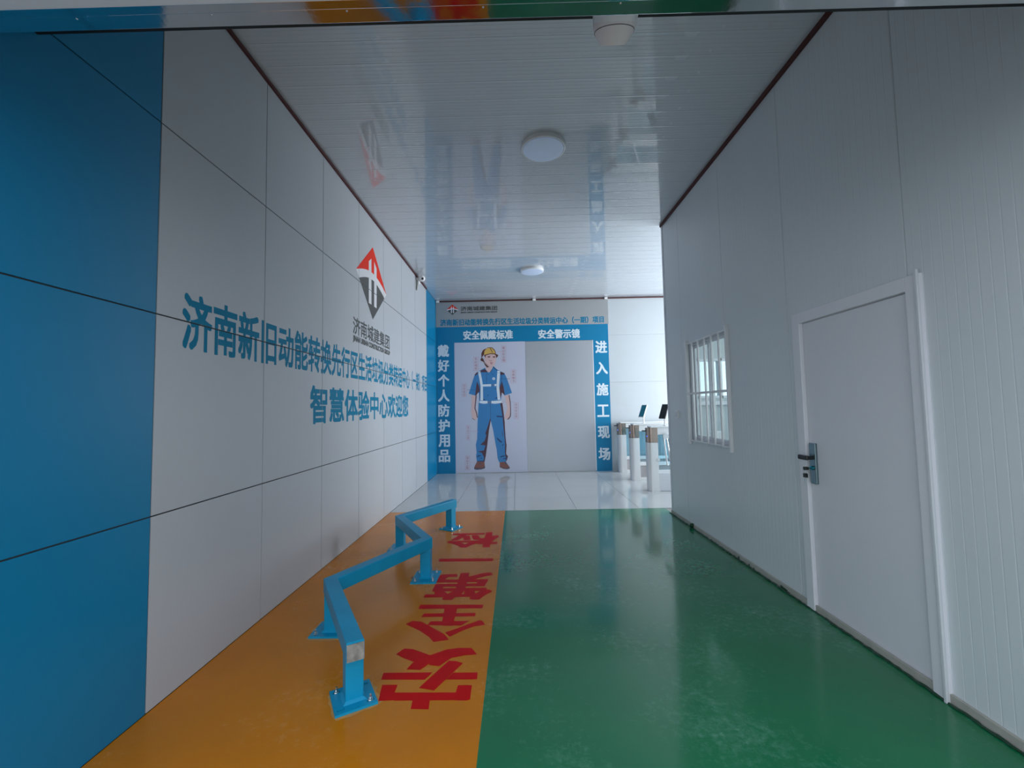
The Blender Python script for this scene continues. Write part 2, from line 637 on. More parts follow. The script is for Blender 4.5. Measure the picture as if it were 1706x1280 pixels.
seams_r = [1.3, 2.19, 3.17, 4.125, 5.19, 5.70]
for a, b in zip(seams_r, seams_r[1:]):
    holes = [h for h in (WIN, DOOR) if h[1] > a and h[0] < b]
    bm = fluted_wall(a + .001, b - .001, 0.0, H, holes, XR, 0.0008, 0.08)
    flat('panel', bm, m_wall_r, wall_right)
obj('corner_profile', B(XR - .006, XR + .10, 5.70, 5.752, 0, H, bev=.004), m_trim, wall_right)

# guard room behind the right wall, and the lobby's other walls
m_room = mat('guard_room_panel', (0.50, 0.56, 0.58), rough=0.45, var=0.04)
bm = bmesh.new()
GW = (2.36, 3.02, 1.50, 2.02)
box(bm, XR + .10, GW[0], 5.67, 5.75, 0, H)
box(bm, GW[1], 6.5, 5.67, 5.75, 0, H)
box(bm, GW[0], GW[1], 5.67, 5.75, 0, GW[2])
box(bm, GW[0], GW[1], 5.67, 5.75, GW[3], H)
structure(obj('wall_guard_end', bm, m_room))
structure(obj('wall_guard_near', B(XR + .08, 5.3, 1.22, 1.30, 0, H), m_room))
structure(obj('wall_guard_outer', B(5.22, 5.3, 1.30, 5.67, 0, H), m_room))
structure(obj('ceiling_guard_room', B(XR + .082, 5.22, 1.30, 5.67, 2.7, 2.76), m_room))
structure(obj('floor_guard_room', B(XR + .001, 5.3, 1.22, 5.75, -.012, 0.001), m_tile))
bm = bmesh.new()
for a in (GW[0], GW[1] - .03, (GW[0] + GW[1]) / 2 - .015):
    box(bm, a, a + .03, 5.655, 5.765, GW[2], GW[3])
box(bm, GW[0], GW[1], 5.655, 5.765, GW[2], GW[2] + .03)
box(bm, GW[0], GW[1], 5.655, 5.765, GW[3] - .03, GW[3])
w2 = structure(obj('window_2', bm, m_trim))
obj('pane', B(GW[0], GW[1], 5.70, 5.705, GW[2], GW[3]), m_glass, w2)
obj('sill', B(GW[0] - .05, GW[1] + .05, 5.60, 5.67, GW[2] - .09, GW[2] - .04), m_trim, w2)

# back wall: horizontal fluted panels
wall_back = structure(bpy.data.objects.new('wall_back', None))
COL.objects.link(wall_back)
for a, b in zip((0.0, 0.93, 1.95, 3.01), (0.93, 1.95, 3.01, H)):
    bm = fluted_wall(a + .001, b - .001, XL - .05, 6.5, [], YB, 0.0007, 0.08, pitch=0.06)
    remap(bm, lambda x, y_, z: (z, x, y_))
    flat('panel', bm, m_wall, wall_back)
# lobby side wall with the glazed opening that lets the daylight in
bm = bmesh.new()
box(bm, 6.5, 6.6, 5.67, 5.95, 0, H)
box(bm, 6.5, 6.6, 9.35, YB, 0, H)
box(bm, 6.5, 6.6, 5.95, 9.35, 3.2, H)
structure(obj('wall_lobby_side', bm, m_room))
# entrance front: facade above the header and to the sides
bm = bmesh.new()
box(bm, XL - .12, 5.3, 0.955, 1.125, 2.62, 4.2)
structure(obj('wall_front', bm, m_room))

# header over the entrance
head = structure(bpy.data.objects.new('trim_1', None))
COL.objects.link(head)
bm = bmesh.new()
box(bm, XL - .01, XR + .3, 1.065, 1.0915, 2.500, 2.56, bev=.002)
box(bm, XL - .01, XR + .3, 1.0920, 1.136, 2.503, 2.56, bev=.002)
obj('header_soffit', bm, m_mirror, head, 'polished steel soffit of the entrance header')
obj('header_lip', B(XL - .01, XR + .3, 0.94, 1.064, 2.496, 2.62, bev=.003), m_trim, head, 'pale outer lip of the entrance header')
bm = bmesh.new()
for k in range(9):
    lathe(bm, [(0, -.002), (.002, -.0015), (.003, 0)], 10, (-1.55 + k * .37, 1.100, 2.5035))
obj('screw', bm, m_zinc, head)
obj('header_facing', B(XL - .01, XR + .3, 0.95, 1.13, 2.56, 2.62), m_trim, head)
obj('lintel', B(XL + .003, XR - .003, 1.50, 1.53, 2.868, 2.96), m_dark, head, 'black lintel strip behind the header')
obj('lintel_backing', B(XL + .003, XR - .003, 1.53, 1.56, 2.97, H + .01), m_dark, head)

# sealing strips under the ceiling
trim2 = structure(obj('trim_2', B(XL, XL + .018, 1.56, 8.54, H - .030, H - .006), m_maroon))
trim3 = structure(obj('trim_3', B(XR - .022, XR, 1.56, 5.75, H - .034, H - .002), m_maroon))
trim4 = structure(obj('trim_4', B(XL + .03, 6.4, YB - .022, YB - .001, H - .040, H - .016), m_maroon))
for x in (0.43, 2.04, 4.1, -1.74):
    obj('clip', B(x - .035, x + .035, YB - .045, YB - .018, H - .055, H - .006, bev=.008), m_white, trim4)

# base channel and the rough bead of green sealant along the right wall
base = structure(obj('baseboard_right', B(XR - .014, XR, 1.3, 5.75, 0, .045, bev=.003), mat('dusty_channel', (0.42, 0.41, 0.37), rough=0.55, var=0.25, scale=9)))
bm = bmesh.new()
pts, rr = [], []
n = 170
for k in range(n + 1):
    yy = 1.3 + (5.78 - 1.3) * k / n
    pts.append((XR - .018 - random.random() * .010, yy, .003))
    rr.append(.004 + random.random() * .006)
tube(bm, pts, rr, 8)
m_bead = mat('dark_green_sealant', (0.004, 0.045, 0.018), rough=0.4, var=0.3, scale=20)
obj('sealant_bead', bm, m_bead, base, 'rough dark green bead of sealant')
bm = bmesh.new()
for k in range(9):
    yy = random.uniform(3.2, 5.6)
    box(bm, XR - .018, XR - .013, yy, yy + random.uniform(.01, .03), .0, random.uniform(.012, .03), bev=.001)
obj('paint_drip', bm, m_bead, base)
# clump of sealant by the corner
bm = bmesh.new()
bmesh.ops.create_icosphere(bm, subdivisions=2, radius=.03)
for v in bm.verts:
    v.co = v.co * random.uniform(.7, 1.25) + Vector((XR - .03, 5.05, .03))
obj('sealant_clump', bm, m_bead, base)

# ------------------------------------------------------------------ window_1 with its bars
win = structure(bpy.data.objects.new('window_1', None))
COL.objects.link(win)
y0, y1, z0, z1 = WIN
zc = 1.545
bm = bmesh.new()
for a in (y0, y1 - .035):
    box(bm, XR + .015, XR + .075, a, a + .035, z0, z1, bev=.003)
for a in (z0, z1 - .035):
    box(bm, XR + .015, XR + .075, y0 + .035, y1 - .035, a, a + .035, bev=.003)
obj('window_frame', bm, m_trim, win)
for (a, b, xo) in ((y0 + .035, y0 + .50, .022), (y0 + .46, y1 - .035, .048)):
    bm = bmesh.new()
    for c in (a, b - .035):
        box(bm, XR + xo, XR + xo + .02, c, c + .035, z0 + .035, z1 - .035, bev=.002)
    for c in (z0 + .035, z1 - .07):
        box(bm, XR + xo, XR + xo + .02, a + .035, b - .035, c, c + .035, bev=.002)
    s = obj('sash', bm, m_trim, win)
    obj('pane', B(XR + xo + .008, XR + xo + .012, a + .035, b - .035, z0 + .07, z1 - .07), m_glass, s)
gm = mat('white_painted_bar', (0.85, 0.85, 0.87), rough=0.35)
grille = thing('window_grille', 'white steel bar grille over the right wall window', 'grille', (XR - .02, (y0 + y1) / 2, zc))
G0 = Vector(grille.location)


def gbox(name, *a, bev=.003):
    bm = B(*a, bev=bev)
    for v in bm.verts:
        v.co -= G0
    return obj(name, bm, gm, grille)


gx0, gx1 = XR - .030, XR - .008
for a in (y0 - .012, y1 - .014):
    gbox('frame_post', gx0 - .002, gx1 + .008, a, a + .026, z0 - .035, z1 + .035)
gbox('cross_rail', gx0, gx1, y0 + .014, y1 - .014, zc - .012, zc + .012)
for k in range(1, 6):
    c = y0 + (y1 - y0) * k / 6 + .0
    bm = bmesh.new()
    for (za, zb) in ((z0 + .0, zc - .012), (zc + .012, z1 - .0)):
        box(bm, gx0 + .003, gx1 - .001, c - .0095, c + .0095, za, zb, bev=.003)
    for v in bm.verts:
        v.co -= G0
    obj('bar', bm, gm, grille)
for zz in (z0 + .01, z1 - .01):
    gbox('cross_rail', gx0 + .006, gx1 + .006, y0 + .014, y1 - .014, zz - .008, zz + .008)

# desk with a small white box seen through the window
desk = thing('desk', 'plain grey desk inside the guard room behind the barred window', 'desk', (2.75, 5.0, 0))
m_desk = mat('grey_laminate', (0.16, 0.24, 0.26), rough=0.5)
obj('desktop', B(-.6, .9, -.28, .30, .94, .97, bev=.004), m_desk, desk)
for sx in (-.55, .82):
    for sy in (-.25, .25):
        obj('leg', B(sx, sx + .04, sy - .02, sy + .02, 0, .94), m_desk, desk)
obj('modesty_panel', B(-.51, .82, .23, .245, .35, .93), m_desk, desk)
bm = B(-.06, .06, -.05, .05, 0, .13, bev=.012)
dev = obj('router_box', bm, m_white)
dev.location = (2.35, 5.12, .972)
dev['label'] = 'small white electronic box standing on the desk behind the barred window'
dev['category'] = 'device'

# wall switch box
sw = thing('wall_switch', 'small white wall box between the corner and the barred window', 'switch', (XR, 5.40, 1.30))
obj('housing', B(-.028, 0.001, -.05, .05, -.05, .05, bev=.004), m_white, sw)
obj('button_plate', B(-.033, -.027, -.035, .035, -.036, .036, bev=.002), m_trim, sw)

# ------------------------------------------------------------------ door_1
door = structure(bpy.data.objects.new('door_1', None))
COL.objects.link(door)
dy0, dy1, _, dz1 = DOOR
m_frame = mat('white_door_frame', (0.80, 0.80, 0.85), rough=0.33, var=0.03)
bm = bmesh.new()
box(bm, XR - .022, XR + .085, dy1 - .075, dy1, 0, dz1, bev=.003)
box(bm, XR - .022, XR + .085, dy0, dy0 + .075, 0, dz1, bev=.003)
box(bm, XR - .022, XR + .085, dy0 + .075, dy1 - .075, dz1 - .075, dz1, bev=.003)
obj('door_frame', bm, m_frame, door)
obj('frame_bead', B(XR - .034, XR - .020, dy0 - .004, dy0 + .012, 0, dz1 + .02, bev=.003), m_trim, door, 'raised pale bead along the near edge of the frame')
obj('threshold', B(XR - .010, XR + .08, dy0 + .075, dy1 - .075, 0, .03, bev=.002), m_frame, door)
m_leaf = mat('embossed_white_leaf', (0.76, 0.76, 0.81), rough=0.34, var=0.02)
nt = m_leaf.node_tree
N, L = nt.nodes, nt.links
tc = [n for n in N if n.type == 'TEX_COORD'][0]
wv = []
for ang in (45, -45):
    mp = N.new('ShaderNodeMapping')
    mp.inputs['Rotation'].default_value = (math.radians(ang), 0, 0)
    w = N.new('ShaderNodeTexWave')
    w.bands_direction = 'Y'
    w.inputs['Scale'].default_value = 26
    L.new(tc.outputs['Object'], mp.inputs['Vector'])
    L.new(mp.outputs['Vector'], w.inputs['Vector'])
    wv.append(w)
ad = N.new('ShaderNodeMath')
ad.operation = 'MAXIMUM'
L.new(wv[0].outputs['Fac'], ad.inputs[0])
L.new(wv[1].outputs['Fac'], ad.inputs[1])
bp = N.new('ShaderNodeBump')
bp.inputs['Strength'].default_value = 0.25
bp.inputs['Distance'].default_value = 0.0015
L.new(ad.outputs[0], bp.inputs['Height'])
L.new(bp.outputs['Normal'], N['Principled BSDF'].inputs['Normal'])
leaf = obj('door_leaf', B(XR + .004, XR + .05, dy0 + .079, dy1 - .079, .032, dz1 - .079, bev=.003), m_leaf, door)
lp = obj('lock_plate', B(XR - .014, XR + .006, 2.935, 2.994, .868, 1.142, bev=.005), mat('satin_lock_plate', (0.22, 0.30, 0.32), rough=0.3, metal=.9), door)
bm = bmesh.new()
tube(bm, [(XR - .012, 2.957, 1.043), (XR - .052, 2.957, 1.043)], .012, 12)
box(bm, XR - .066, XR - .046, 2.945, 3.040, 1.028, 1.060, bev=.008)
obj('lever_handle', bm, m_black, lp, 'black lever handle')
bm = bmesh.new()
tube(bm, [(XR - .012, 2.960, .975), (XR - .030, 2.960, .975)], .014, 14)
obj('key_cylinder', bm, mat('teal_cylinder', (0.03, 0.32, 0.38), rough=0.25, metal=.8), lp)
keys = thing('key_bunch', 'bunch of black headed keys hanging from the white door lock', 'keys', (XR - .045, 2.962, .97))
bm = bmesh.new()
tube(bm, [(.016, 0, .003), (-.002, 0, .003)], .003, 8)
box(bm, -.032, -.002, -.011, .011, -.008, .014, bev=.004)
obj('key', bm, m_black, keys)
bm = bmesh.new()
for a in range(20):
    t0, t1 = 2 * math.pi * a / 20, 2 * math.pi * (a + 1) / 20
    tube(bm, [(-.022, .014 * math.cos(t0), -.018 + .014 * math.sin(t0)), (-.022, .014 * math.cos(t1), -.018 + .014 * math.sin(t1))], .0015, 6)
obj('key_ring', bm, m_zinc, keys)
for k in range(3):
    bm = bmesh.new()
    box(bm, -.030 + k * .006, -.026 + k * .006, -.014, .014, -.058, -.030, bev=.0015)
    obj('key_head', bm, m_black, keys)
    bm = bmesh.new()
    box(bm, -.029 + k * .006, -.027 + k * .006, -.009 + .005 * k, -.002 + .005 * k, -.092, -.058)
    obj('key_blade', bm, m_zinc, keys)

# ------------------------------------------------------------------ safety backdrop on the back wall
YF = YB - 0.012
bd = thing('safety_backdrop', 'blue and grey safety board with poster and mirror covering the back wall', 'sign', (.15, YF, 0))
D0 = Vector((.15, YF, 0))


def on_back(u, v, w):
    return (u - D0.x, -w - .0004, v)


def board(name, x0, x1, za, zb, t, m, label):
    return obj(name, B(x0 - D0.x, x1 - D0.x, -t, .010, za, zb, bev=.0006), m, bd, label)


BX0, BX1 = -1.785, 2.085
board('header_sheet', BX0, BX1, 3.262, 3.82, 0, mat('grey_print', (0.36, 0.37, 0.38), rough=.45, var=.03), 'plain grey header sheet')
bm = bmesh.new()
for a in ((BX0, -1.377, 0, 3.262), (1.712, BX1 - .015, 0, 3.262), (-1.377, 1.712, 2.905, 3.262)):
    box(bm, a[0] - D0.x, a[1] - D0.x, 0, .010, a[2], a[3])
obj('surround_sheet', bm, m_blue, bd, 'blue surround sheet')
board('poster_sheet', -1.377, .213, .012, 2.905, .001, mat('poster_paper', (0.56, 0.58, 0.70), rough=.4, var=.02), 'white poster sheet')
board('mirror_sheet', .213, 1.712, .012, 2.895, .003, mat('filmed_mirror', (0.44, 0.46, 0.50), rough=.34, metal=.25, var=.02, scale=1.5), 'dull grey mirror sheet')
board('edge_strip', 1.712, 1.728, .012, 2.905, .004, m_trim, None)


def back_line(s, x0, x1, za, zb, m, bold, label=None, name='lettering', lay=.0006):
    bm = bmesh.new()
    bold_glyphs(bm, s, x0, x1, za, zb, bold=bold, layer=lay)
    remap(bm, on_back)
    return flat(name, bm, m, bd, label)


LB = (.034, .026)
back_line('济南新旧动能转换先行区生活垃圾分类转运中心（一期）项目', -1.69, 1.985, 3.288, 3.442, m_text_blue, LB, 'blue project title')
back_line('济南城建集团', -1.225, -.40, 3.625, 3.725, m_text_grey, (.03, .03), 'dark grey company name')
back_line('JINAN URBAN CONSTRUCTION GROUP', -1.225, -.40, 3.565, 3.603, m_text_grey, (.08, .05), 'small dark grey latin company name')
n_before = set(bd.children)
emblem(bd, -1.41, 3.655, .135, .118, lambda u, v, w: on_back(u, v, w + .0006))
back_line('安全佩戴标准', -1.175, -.06, 2.965, 3.175, m_text_white, LB, 'white heading above the poster')
back_line('安全警示镜', .505, 1.44, 2.955, 3.165, m_text_white, LB, 'white heading above the mirror')


def column(s, xc, w, ztop, pitch, h, label):
    bm = bmesh.new()
    for k, ch in enumerate(s):
        z_ = ztop - k * pitch
        b2 = bmesh.new()
        bold_glyphs(b2, ch, xc - w / 2, xc + w / 2, z_ - h, z_, bold=LB, layer=.0006)
        me = bpy.data.meshes.new('tmp')
        b2.to_mesh(me)
        b2.free()
        bm.from_mesh(me)
        bpy.data.meshes.remove(me)
    remap(bm, on_back)
    flat('lettering', bm, m_text_white, bd, label)


column('戴好个人防护用品', -1.625, .255, 2.865, .334, .272, 'white column of characters left of the poster')
column('进入施工现场', 1.905, .262, 2.88, .474, .272, 'white column of characters right of the mirror')

# the printed worker on the poster (flat print)
pc = {k: mat('print_' + k, v, rough=.45, var=.04) for k, v in dict(
    blue=(.040, .22, .50), maroon=(.085, .035, .055), navy=(.02, .06, .16), skin=(.72, .50, .49), brown=(.25, .10, .085),
    sole=(.10, .10, .14), white=(.72, .80, .88), yellow=(.72, .45, .12), hat=(.11, .035, .025), lip=(.45, .15, .17),
    pink=(.60, .30, .42), steel=(.12, .20, .36), shade=(.52, .31, .31), line=(.10, .14, .22)).items()}
LAYER = [0.0012]


def PX(X, Y):
    return (0.00114660 * X - 0.0000189 * Y - 1.26085, -0.0000224 * X - 0.00114400 * Y + 2.91553)


def fig(name, color, *polys, label=None):
    LAYER[0] += .00010
    bm = bmesh.new()
    for k, p in enumerate(polys):
        poly2(bm, [PX(*q) for q in p], LAYER[0] + k * 2e-6)
    remap(bm, on_back)
    return flat(name, bm, pc[color], bd, label)


fig('printed_arm', 'skin',
    [(238, 1030), (325, 1040), (312, 1180), (300, 1290), (335, 1400), (345, 1480), (322, 1525), (255, 1480), (230, 1380), (240, 1200)],
    [(880, 1040), (965, 1035), (990, 1180), (1000, 1400), (985, 1470), (930, 1512), (872, 1490), (905, 1400), (935, 1300), (900, 1120)],
    label='printed forearms of the worker')
fig('printed_arm_outline', 'maroon',
    [(318, 1040), (340, 1045), (315, 1290), (345, 1380), (362, 1470), (345, 1478), (330, 1390), (296, 1290), (308, 1180)],
    [(958, 1035), (975, 1035), (998, 1180), (1004, 1400), (998, 1455), (960, 1505), (925, 1515), (980, 1450), (988, 1380), (982, 1180)],
    [(255, 1480), (300, 1512), (322, 1530), (300, 1520), (250, 1490)])
fig('printed_trousers', 'blue',
    [(375, 1190), (600, 1190), (612, 1530), (575, 1720), (545, 1980), (515, 2200), (495, 2315), (345, 2315), (330, 2200), (340, 2150), (325, 2000), (350, 1880), (355, 1600), (372, 1290)],
    [(600, 1190), (800, 1190), (850, 1290), (880, 1600), (905, 1900), (915, 2050), (905, 2170), (940, 2220), (930, 2280), (900, 2325), (775, 2328), (745, 2260), (725, 2080), (700, 1960), (660, 1720), (612, 1530)],
    label='printed blue work trousers')
fig('printed_trouser_shading', 'maroon',
    [(795, 1190), (838, 1190), (858, 1350), (882, 1560), (893, 1850), (918, 2000), (908, 2170), (945, 2220), (925, 2270), (905, 2325), (900, 2230), (885, 2150), (890, 1990), (870, 1800), (845, 1500), (820, 1330)],
    [(608, 1470), (612, 1530), (578, 1720), (548, 1980), (518, 2200), (497, 2300), (470, 2310), (485, 2240), (440, 2150), (360, 2125), (480, 2105), (512, 2010), (410, 1995), (495, 1920), (530, 1800), (505, 1790), (555, 1640)],
    [(835, 1700), (850, 1850), (832, 1790)])
fig('printed_trouser_folds', 'navy',
    [(720, 1850), (760, 1875), (838, 1945), (800, 1955), (745, 1900)], [(715, 1435), (865, 1442), (865, 1468), (740, 1465)],
    [(340, 2228), (380, 2195), (440, 2205), (390, 2218), (350, 2238)], [(790, 2225), (850, 2200), (912, 2205), (860, 2225), (800, 2238)],
    [(395, 2245), (450, 2250), (440, 2265)], [(840, 2265), (900, 2245), (930, 2225), (905, 2268), (850, 2272)],
    [(598, 1195), (604, 1195), (612, 1480), (606, 1480)], [(345, 2310), (497, 2295), (497, 2325), (345, 2325)], [(825, 2005), (870, 1975), (845, 2015)])
fig('printed_boots', 'brown',
    [(295, 2430), (310, 2390), (350, 2320), (490, 2318), (500, 2420), (490, 2455), (300, 2465)],
    [(785, 2330), (900, 2320), (930, 2360), (975, 2425), (965, 2455), (860, 2450), (785, 2420)], label='printed brown safety boots')
fig('printed_soles', 'sole',
    [(292, 2430), (330, 2440), (450, 2440), (502, 2410), (505, 2440), (440, 2468), (340, 2478), (296, 2465)],
    [(785, 2410), (830, 2435), (900, 2445), (978, 2425), (975, 2452), (920, 2466), (850, 2455), (785, 2425)],
    [(350, 2335), (420, 2345), (430, 2380), (410, 2375), (400, 2352)], [(870, 2330), (905, 2320), (935, 2370), (905, 2372)])
fig('printed_neck', 'skin', [(520, 470), (650, 455), (610, 570), (585, 600), (550, 590), (518, 520)])
fig('printed_shirt', 'blue',
    [(330, 600), (370, 575), (450, 530), (500, 500), (530, 560), (555, 592), (590, 590), (600, 1195), (390, 1195), (385, 1000), (365, 990), (310, 1045), (185, 1010), (260, 760), (300, 640)],
    [(590, 590), (620, 560), (665, 475), (740, 540), (880, 610), (930, 720), (1025, 995), (880, 1045), (830, 980), (800, 1195), (600, 1195)],
    label='printed short sleeved blue work shirt')
fig('printed_shirt_shading', 'maroon',
    [(310, 1045), (325, 900), (345, 770), (385, 860), (400, 960), (368, 985), (330, 1045)],
    [(828, 760), (862, 880), (885, 1040), (830, 985), (800, 1100), (775, 1050), (780, 900)],
    [(300, 640), (330, 600), (372, 585), (350, 630), (310, 660)], [(790, 575), (880, 610), (870, 640), (800, 640)],
    [(410, 560), (500, 530), (560, 590), (500, 590), (420, 590)])
fig('printed_shirt_folds', 'navy',
    [(524, 600), (530, 600), (536, 820), (530, 820)], [(660, 475), (740, 545), (735, 560), (650, 490)], [(600, 580), (655, 500), (640, 540), (608, 600)],
    [(605, 590), (665, 640), (655, 645)], [(555, 620), (570, 632), (560, 642), (550, 632)], [(535, 705), (552, 715), (540, 725)],
    [(555, 1030), (572, 1042), (560, 1056), (548, 1042)], [(685, 1100), (735, 1075), (735, 1105)], [(460, 1105), (520, 1130), (465, 1135)],
    [(685, 915), (725, 905), (725, 925)], [(385, 700), (398, 860), (390, 1080), (400, 1090), (406, 860), (396, 700)],
    [(818, 640), (828, 640), (832, 860), (822, 860)], [(700, 714), (985, 714), (985, 719), (700, 719)], [(150, 934), (480, 934), (480, 939), (150, 939)])
fig('printed_harness', 'white',
    [(365, 580), (410, 570), (440, 720), (460, 850), (464, 1140), (412, 1140), (415, 870), (385, 690)],
    [(742, 560), (796, 570), (775, 850), (800, 1130), (748, 1130), (724, 900), (735, 650)],
    [(460, 828), (620, 822), (620, 868), (460, 870)], [(685, 820), (722, 820), (722, 860), (685, 862)],
    [(398, 1148), (550, 1150), (550, 1198), (480, 1205), (398, 1192)], [(625, 1150), (820, 1140), (822, 1188), (700, 1205), (625, 1198)],
    [(645, 700), (668, 690), (695, 700), (700, 725), (680, 742), (645, 735)], label='printed white safety harness and badge')
fig('printed_buckle', 'steel', [(552, 1152), (623, 1152), (623, 1196), (552, 1196)], [(640, 820), (680, 820), (680, 865), (640, 865)],
    [(375, 600), (420, 592), (421, 598), (376, 607)], [(742, 595), (792, 600), (792, 606), (742, 601)], [(655, 712), (685, 712), (685, 722), (655, 722)])
fig('printed_face', 'skin',
    [(500, 245), (600, 228), (715, 240), (720, 320), (708, 390), (680, 455), (650, 480), (600, 485), (560, 470), (510, 400), (490, 320)],
    [(440, 335), (462, 325), (490, 380), (492, 415), (465, 400)], label='printed face of the worker')
fig('printed_face_shading', 'shade', [(560, 345), (595, 360), (615, 375), (590, 375)], [(500, 390), (560, 460), (600, 480), (560, 476), (510, 420)],
    [(545, 275), (605, 268), (605, 300), (550, 308)], [(648, 285), (705, 285), (702, 305), (650, 305)], [(610, 355), (640, 365), (635, 378), (605, 378)])
fig('printed_features', 'hat', [(555, 282), (603, 272), (606, 280), (560, 292)], [(562, 293), (598, 288), (597, 299), (566, 303)],
    [(650, 282), (705, 275), (703, 285), (655, 292)], [(656, 292), (695, 290), (692, 301), (660, 302)],
    [(430, 320), (430, 220), (455, 165), (500, 130), (490, 170), (480, 245), (440, 300), (468, 330), (500, 415), (560, 475), (580, 485), (540, 500), (500, 450), (470, 385), (415, 362), (412, 330)],
    [(480, 250), (600, 218), (700, 220), (720, 235), (755, 250), (755, 275), (718, 315), (712, 265), (690, 240), (600, 235), (515, 260), (510, 310), (492, 280)])
fig('printed_lips', 'lip', [(585, 402), (610, 396), (660, 402), (640, 412), (605, 410)], [(600, 420), (645, 418), (635, 432), (610, 432)])
fig('printed_helmet', 'yellow', [(480, 235), (492, 170), (530, 122), (600, 106), (655, 125), (690, 175), (705, 222), (600, 220), (540, 235), (488, 252)],
    label='printed yellow safety helmet')
fig('printed_helmet_ridge', 'hat', [(590, 108), (604, 108), (652, 205), (640, 208)], [(440, 215), (490, 145), (560, 102), (640, 102), (690, 150), (715, 215), (705, 222), (684, 165), (636, 116), (600, 108), (540, 116), (495, 165)])
# callout boxes
bm_l = bmesh.new()
bm_t = bmesh.new()
for (a, b, c, d, s) in ((815, 75, 912, 395, '戴好安全帽'), (275, 290, 370, 560, '系好帽带'), (1008, 540, 1100, 800, '佩戴胸卡'), (50, 815, 140, 1070, '扣好纽扣'),
                        (1060, 1185, 1150, 1490, '系好安全带'), (138, 1625, 212, 1905, '穿好工装'), (118, 2210, 208, 2480, '穿好工鞋')):
    t = 5
    for (p, q, r_, s_) in ((a, b, c, b + t), (a, d - t, c, d), (a, b, a + t, d), (c - t, b, c, d)):
        poly2(bm_l, [PX(p, q), PX(r_, q), PX(r_, s_), PX(p, s_)], .0012)
    hgt = (d - b - 20) / len(s)
    for k, ch in enumerate(s):
        p0 = PX(a + 22, b + 10 + (k + .92) * hgt)
        p1 = PX(c - 22, b + 10 + (k + .08) * hgt)
        b2 = bmesh.new()
        bold_glyphs(b2, ch, p0[0], p1[0], p0[1], p1[1], layer=.0012)
        me = bpy.data.meshes.new('tmp')
        b2.to_mesh(me)
        b2.free()
        bm_t.from_mesh(me)
        bpy.data.meshes.remove(me)
for (p, q, r_) in ((735, 187, 815), (370, 525, 440), (820, 1168, 1060), (212, 2335, 330), (212, 1738, 380)):
    poly2(bm_l, [PX(p, q), PX(r_, q), PX(r_, q + 4), PX(p, q + 4)], .0011 if q != 1738 else .004)
remap(bm_l, on_back)
remap(bm_t, on_back)
flat('printed_callouts', bm_l, pc['pink'], bd, 'pink callout boxes')
flat('printed_captions', bm_t, pc['lip'], bd, 'small printed captions')

# ------------------------------------------------------------------ zigzag rail
rail = thing('zigzag_rail', 'low bright blue zigzag square tube rail bolted to the yellow floor', 'railing', (-1.0, 3.6, 0))
R0 = Vector((-1.0, 3.6, 0))
path = [Vector(p) for p in ((-.783, 2.078, 0), (-1.232, 2.842, 0), (-.787, 3.700, 0), (-1.228, 4.470, 0), (-.780, 5.222, 0))]
hw, zt, zb = .041, .338, .245


def miter(i):
    p = path[i]
    d0 = (p - path[i - 1]).normalized() if i > 0 else (path[1] - p).normalized()
    d1 = (path[i + 1] - p).normalized() if i < len(path) - 1 else d0
    n0 = Vector((-d0.y, d0.x, 0))
    n1 = Vector((-d1.y, d1.x, 0))
    n_ = (n0 + n1).normalized()
    k = hw / max(.3, n_.dot(n0))
    return p + n_ * k, p - n_ * k


for i in range(4):
    (a0, a1), (b0, b1) = miter(i), miter(i + 1)
    bm = bmesh.new()
    prism(bm, [(q - R0).to_tuple()[:2] for q in (a0, a1, b1, b0)], zb, zt)
    es = [e for e in bm.edges if abs((e.verts[0].co - e.verts[1].co).length) > .3]
    bmesh.ops.bevel(bm, geom=es, offset=.006, segments=2, profile=.5, affect='EDGES')
    obj('beam', bm, m_rail, rail)
# grimy unpainted end of the near beam
d = (path[0] - path[1]).normalized()
n_ = Vector((-d.y, d.x, 0))
bm = bmesh.new()
q = [path[0] + n_ * (hw - .002) + d * .0005, path[0] - n_ * (hw - .002) + d * .0005, path[0] - n_ * (hw - .002) + d * .004, path[0] + n_ * (hw - .002) + d * .004]
prism(bm, [(v - R0).to_tuple()[:2] for v in q], zb + .003, zt - .010)
obj('end_cap', bm, m_rough, rail, 'grimy grey end cap of the nearest beam')
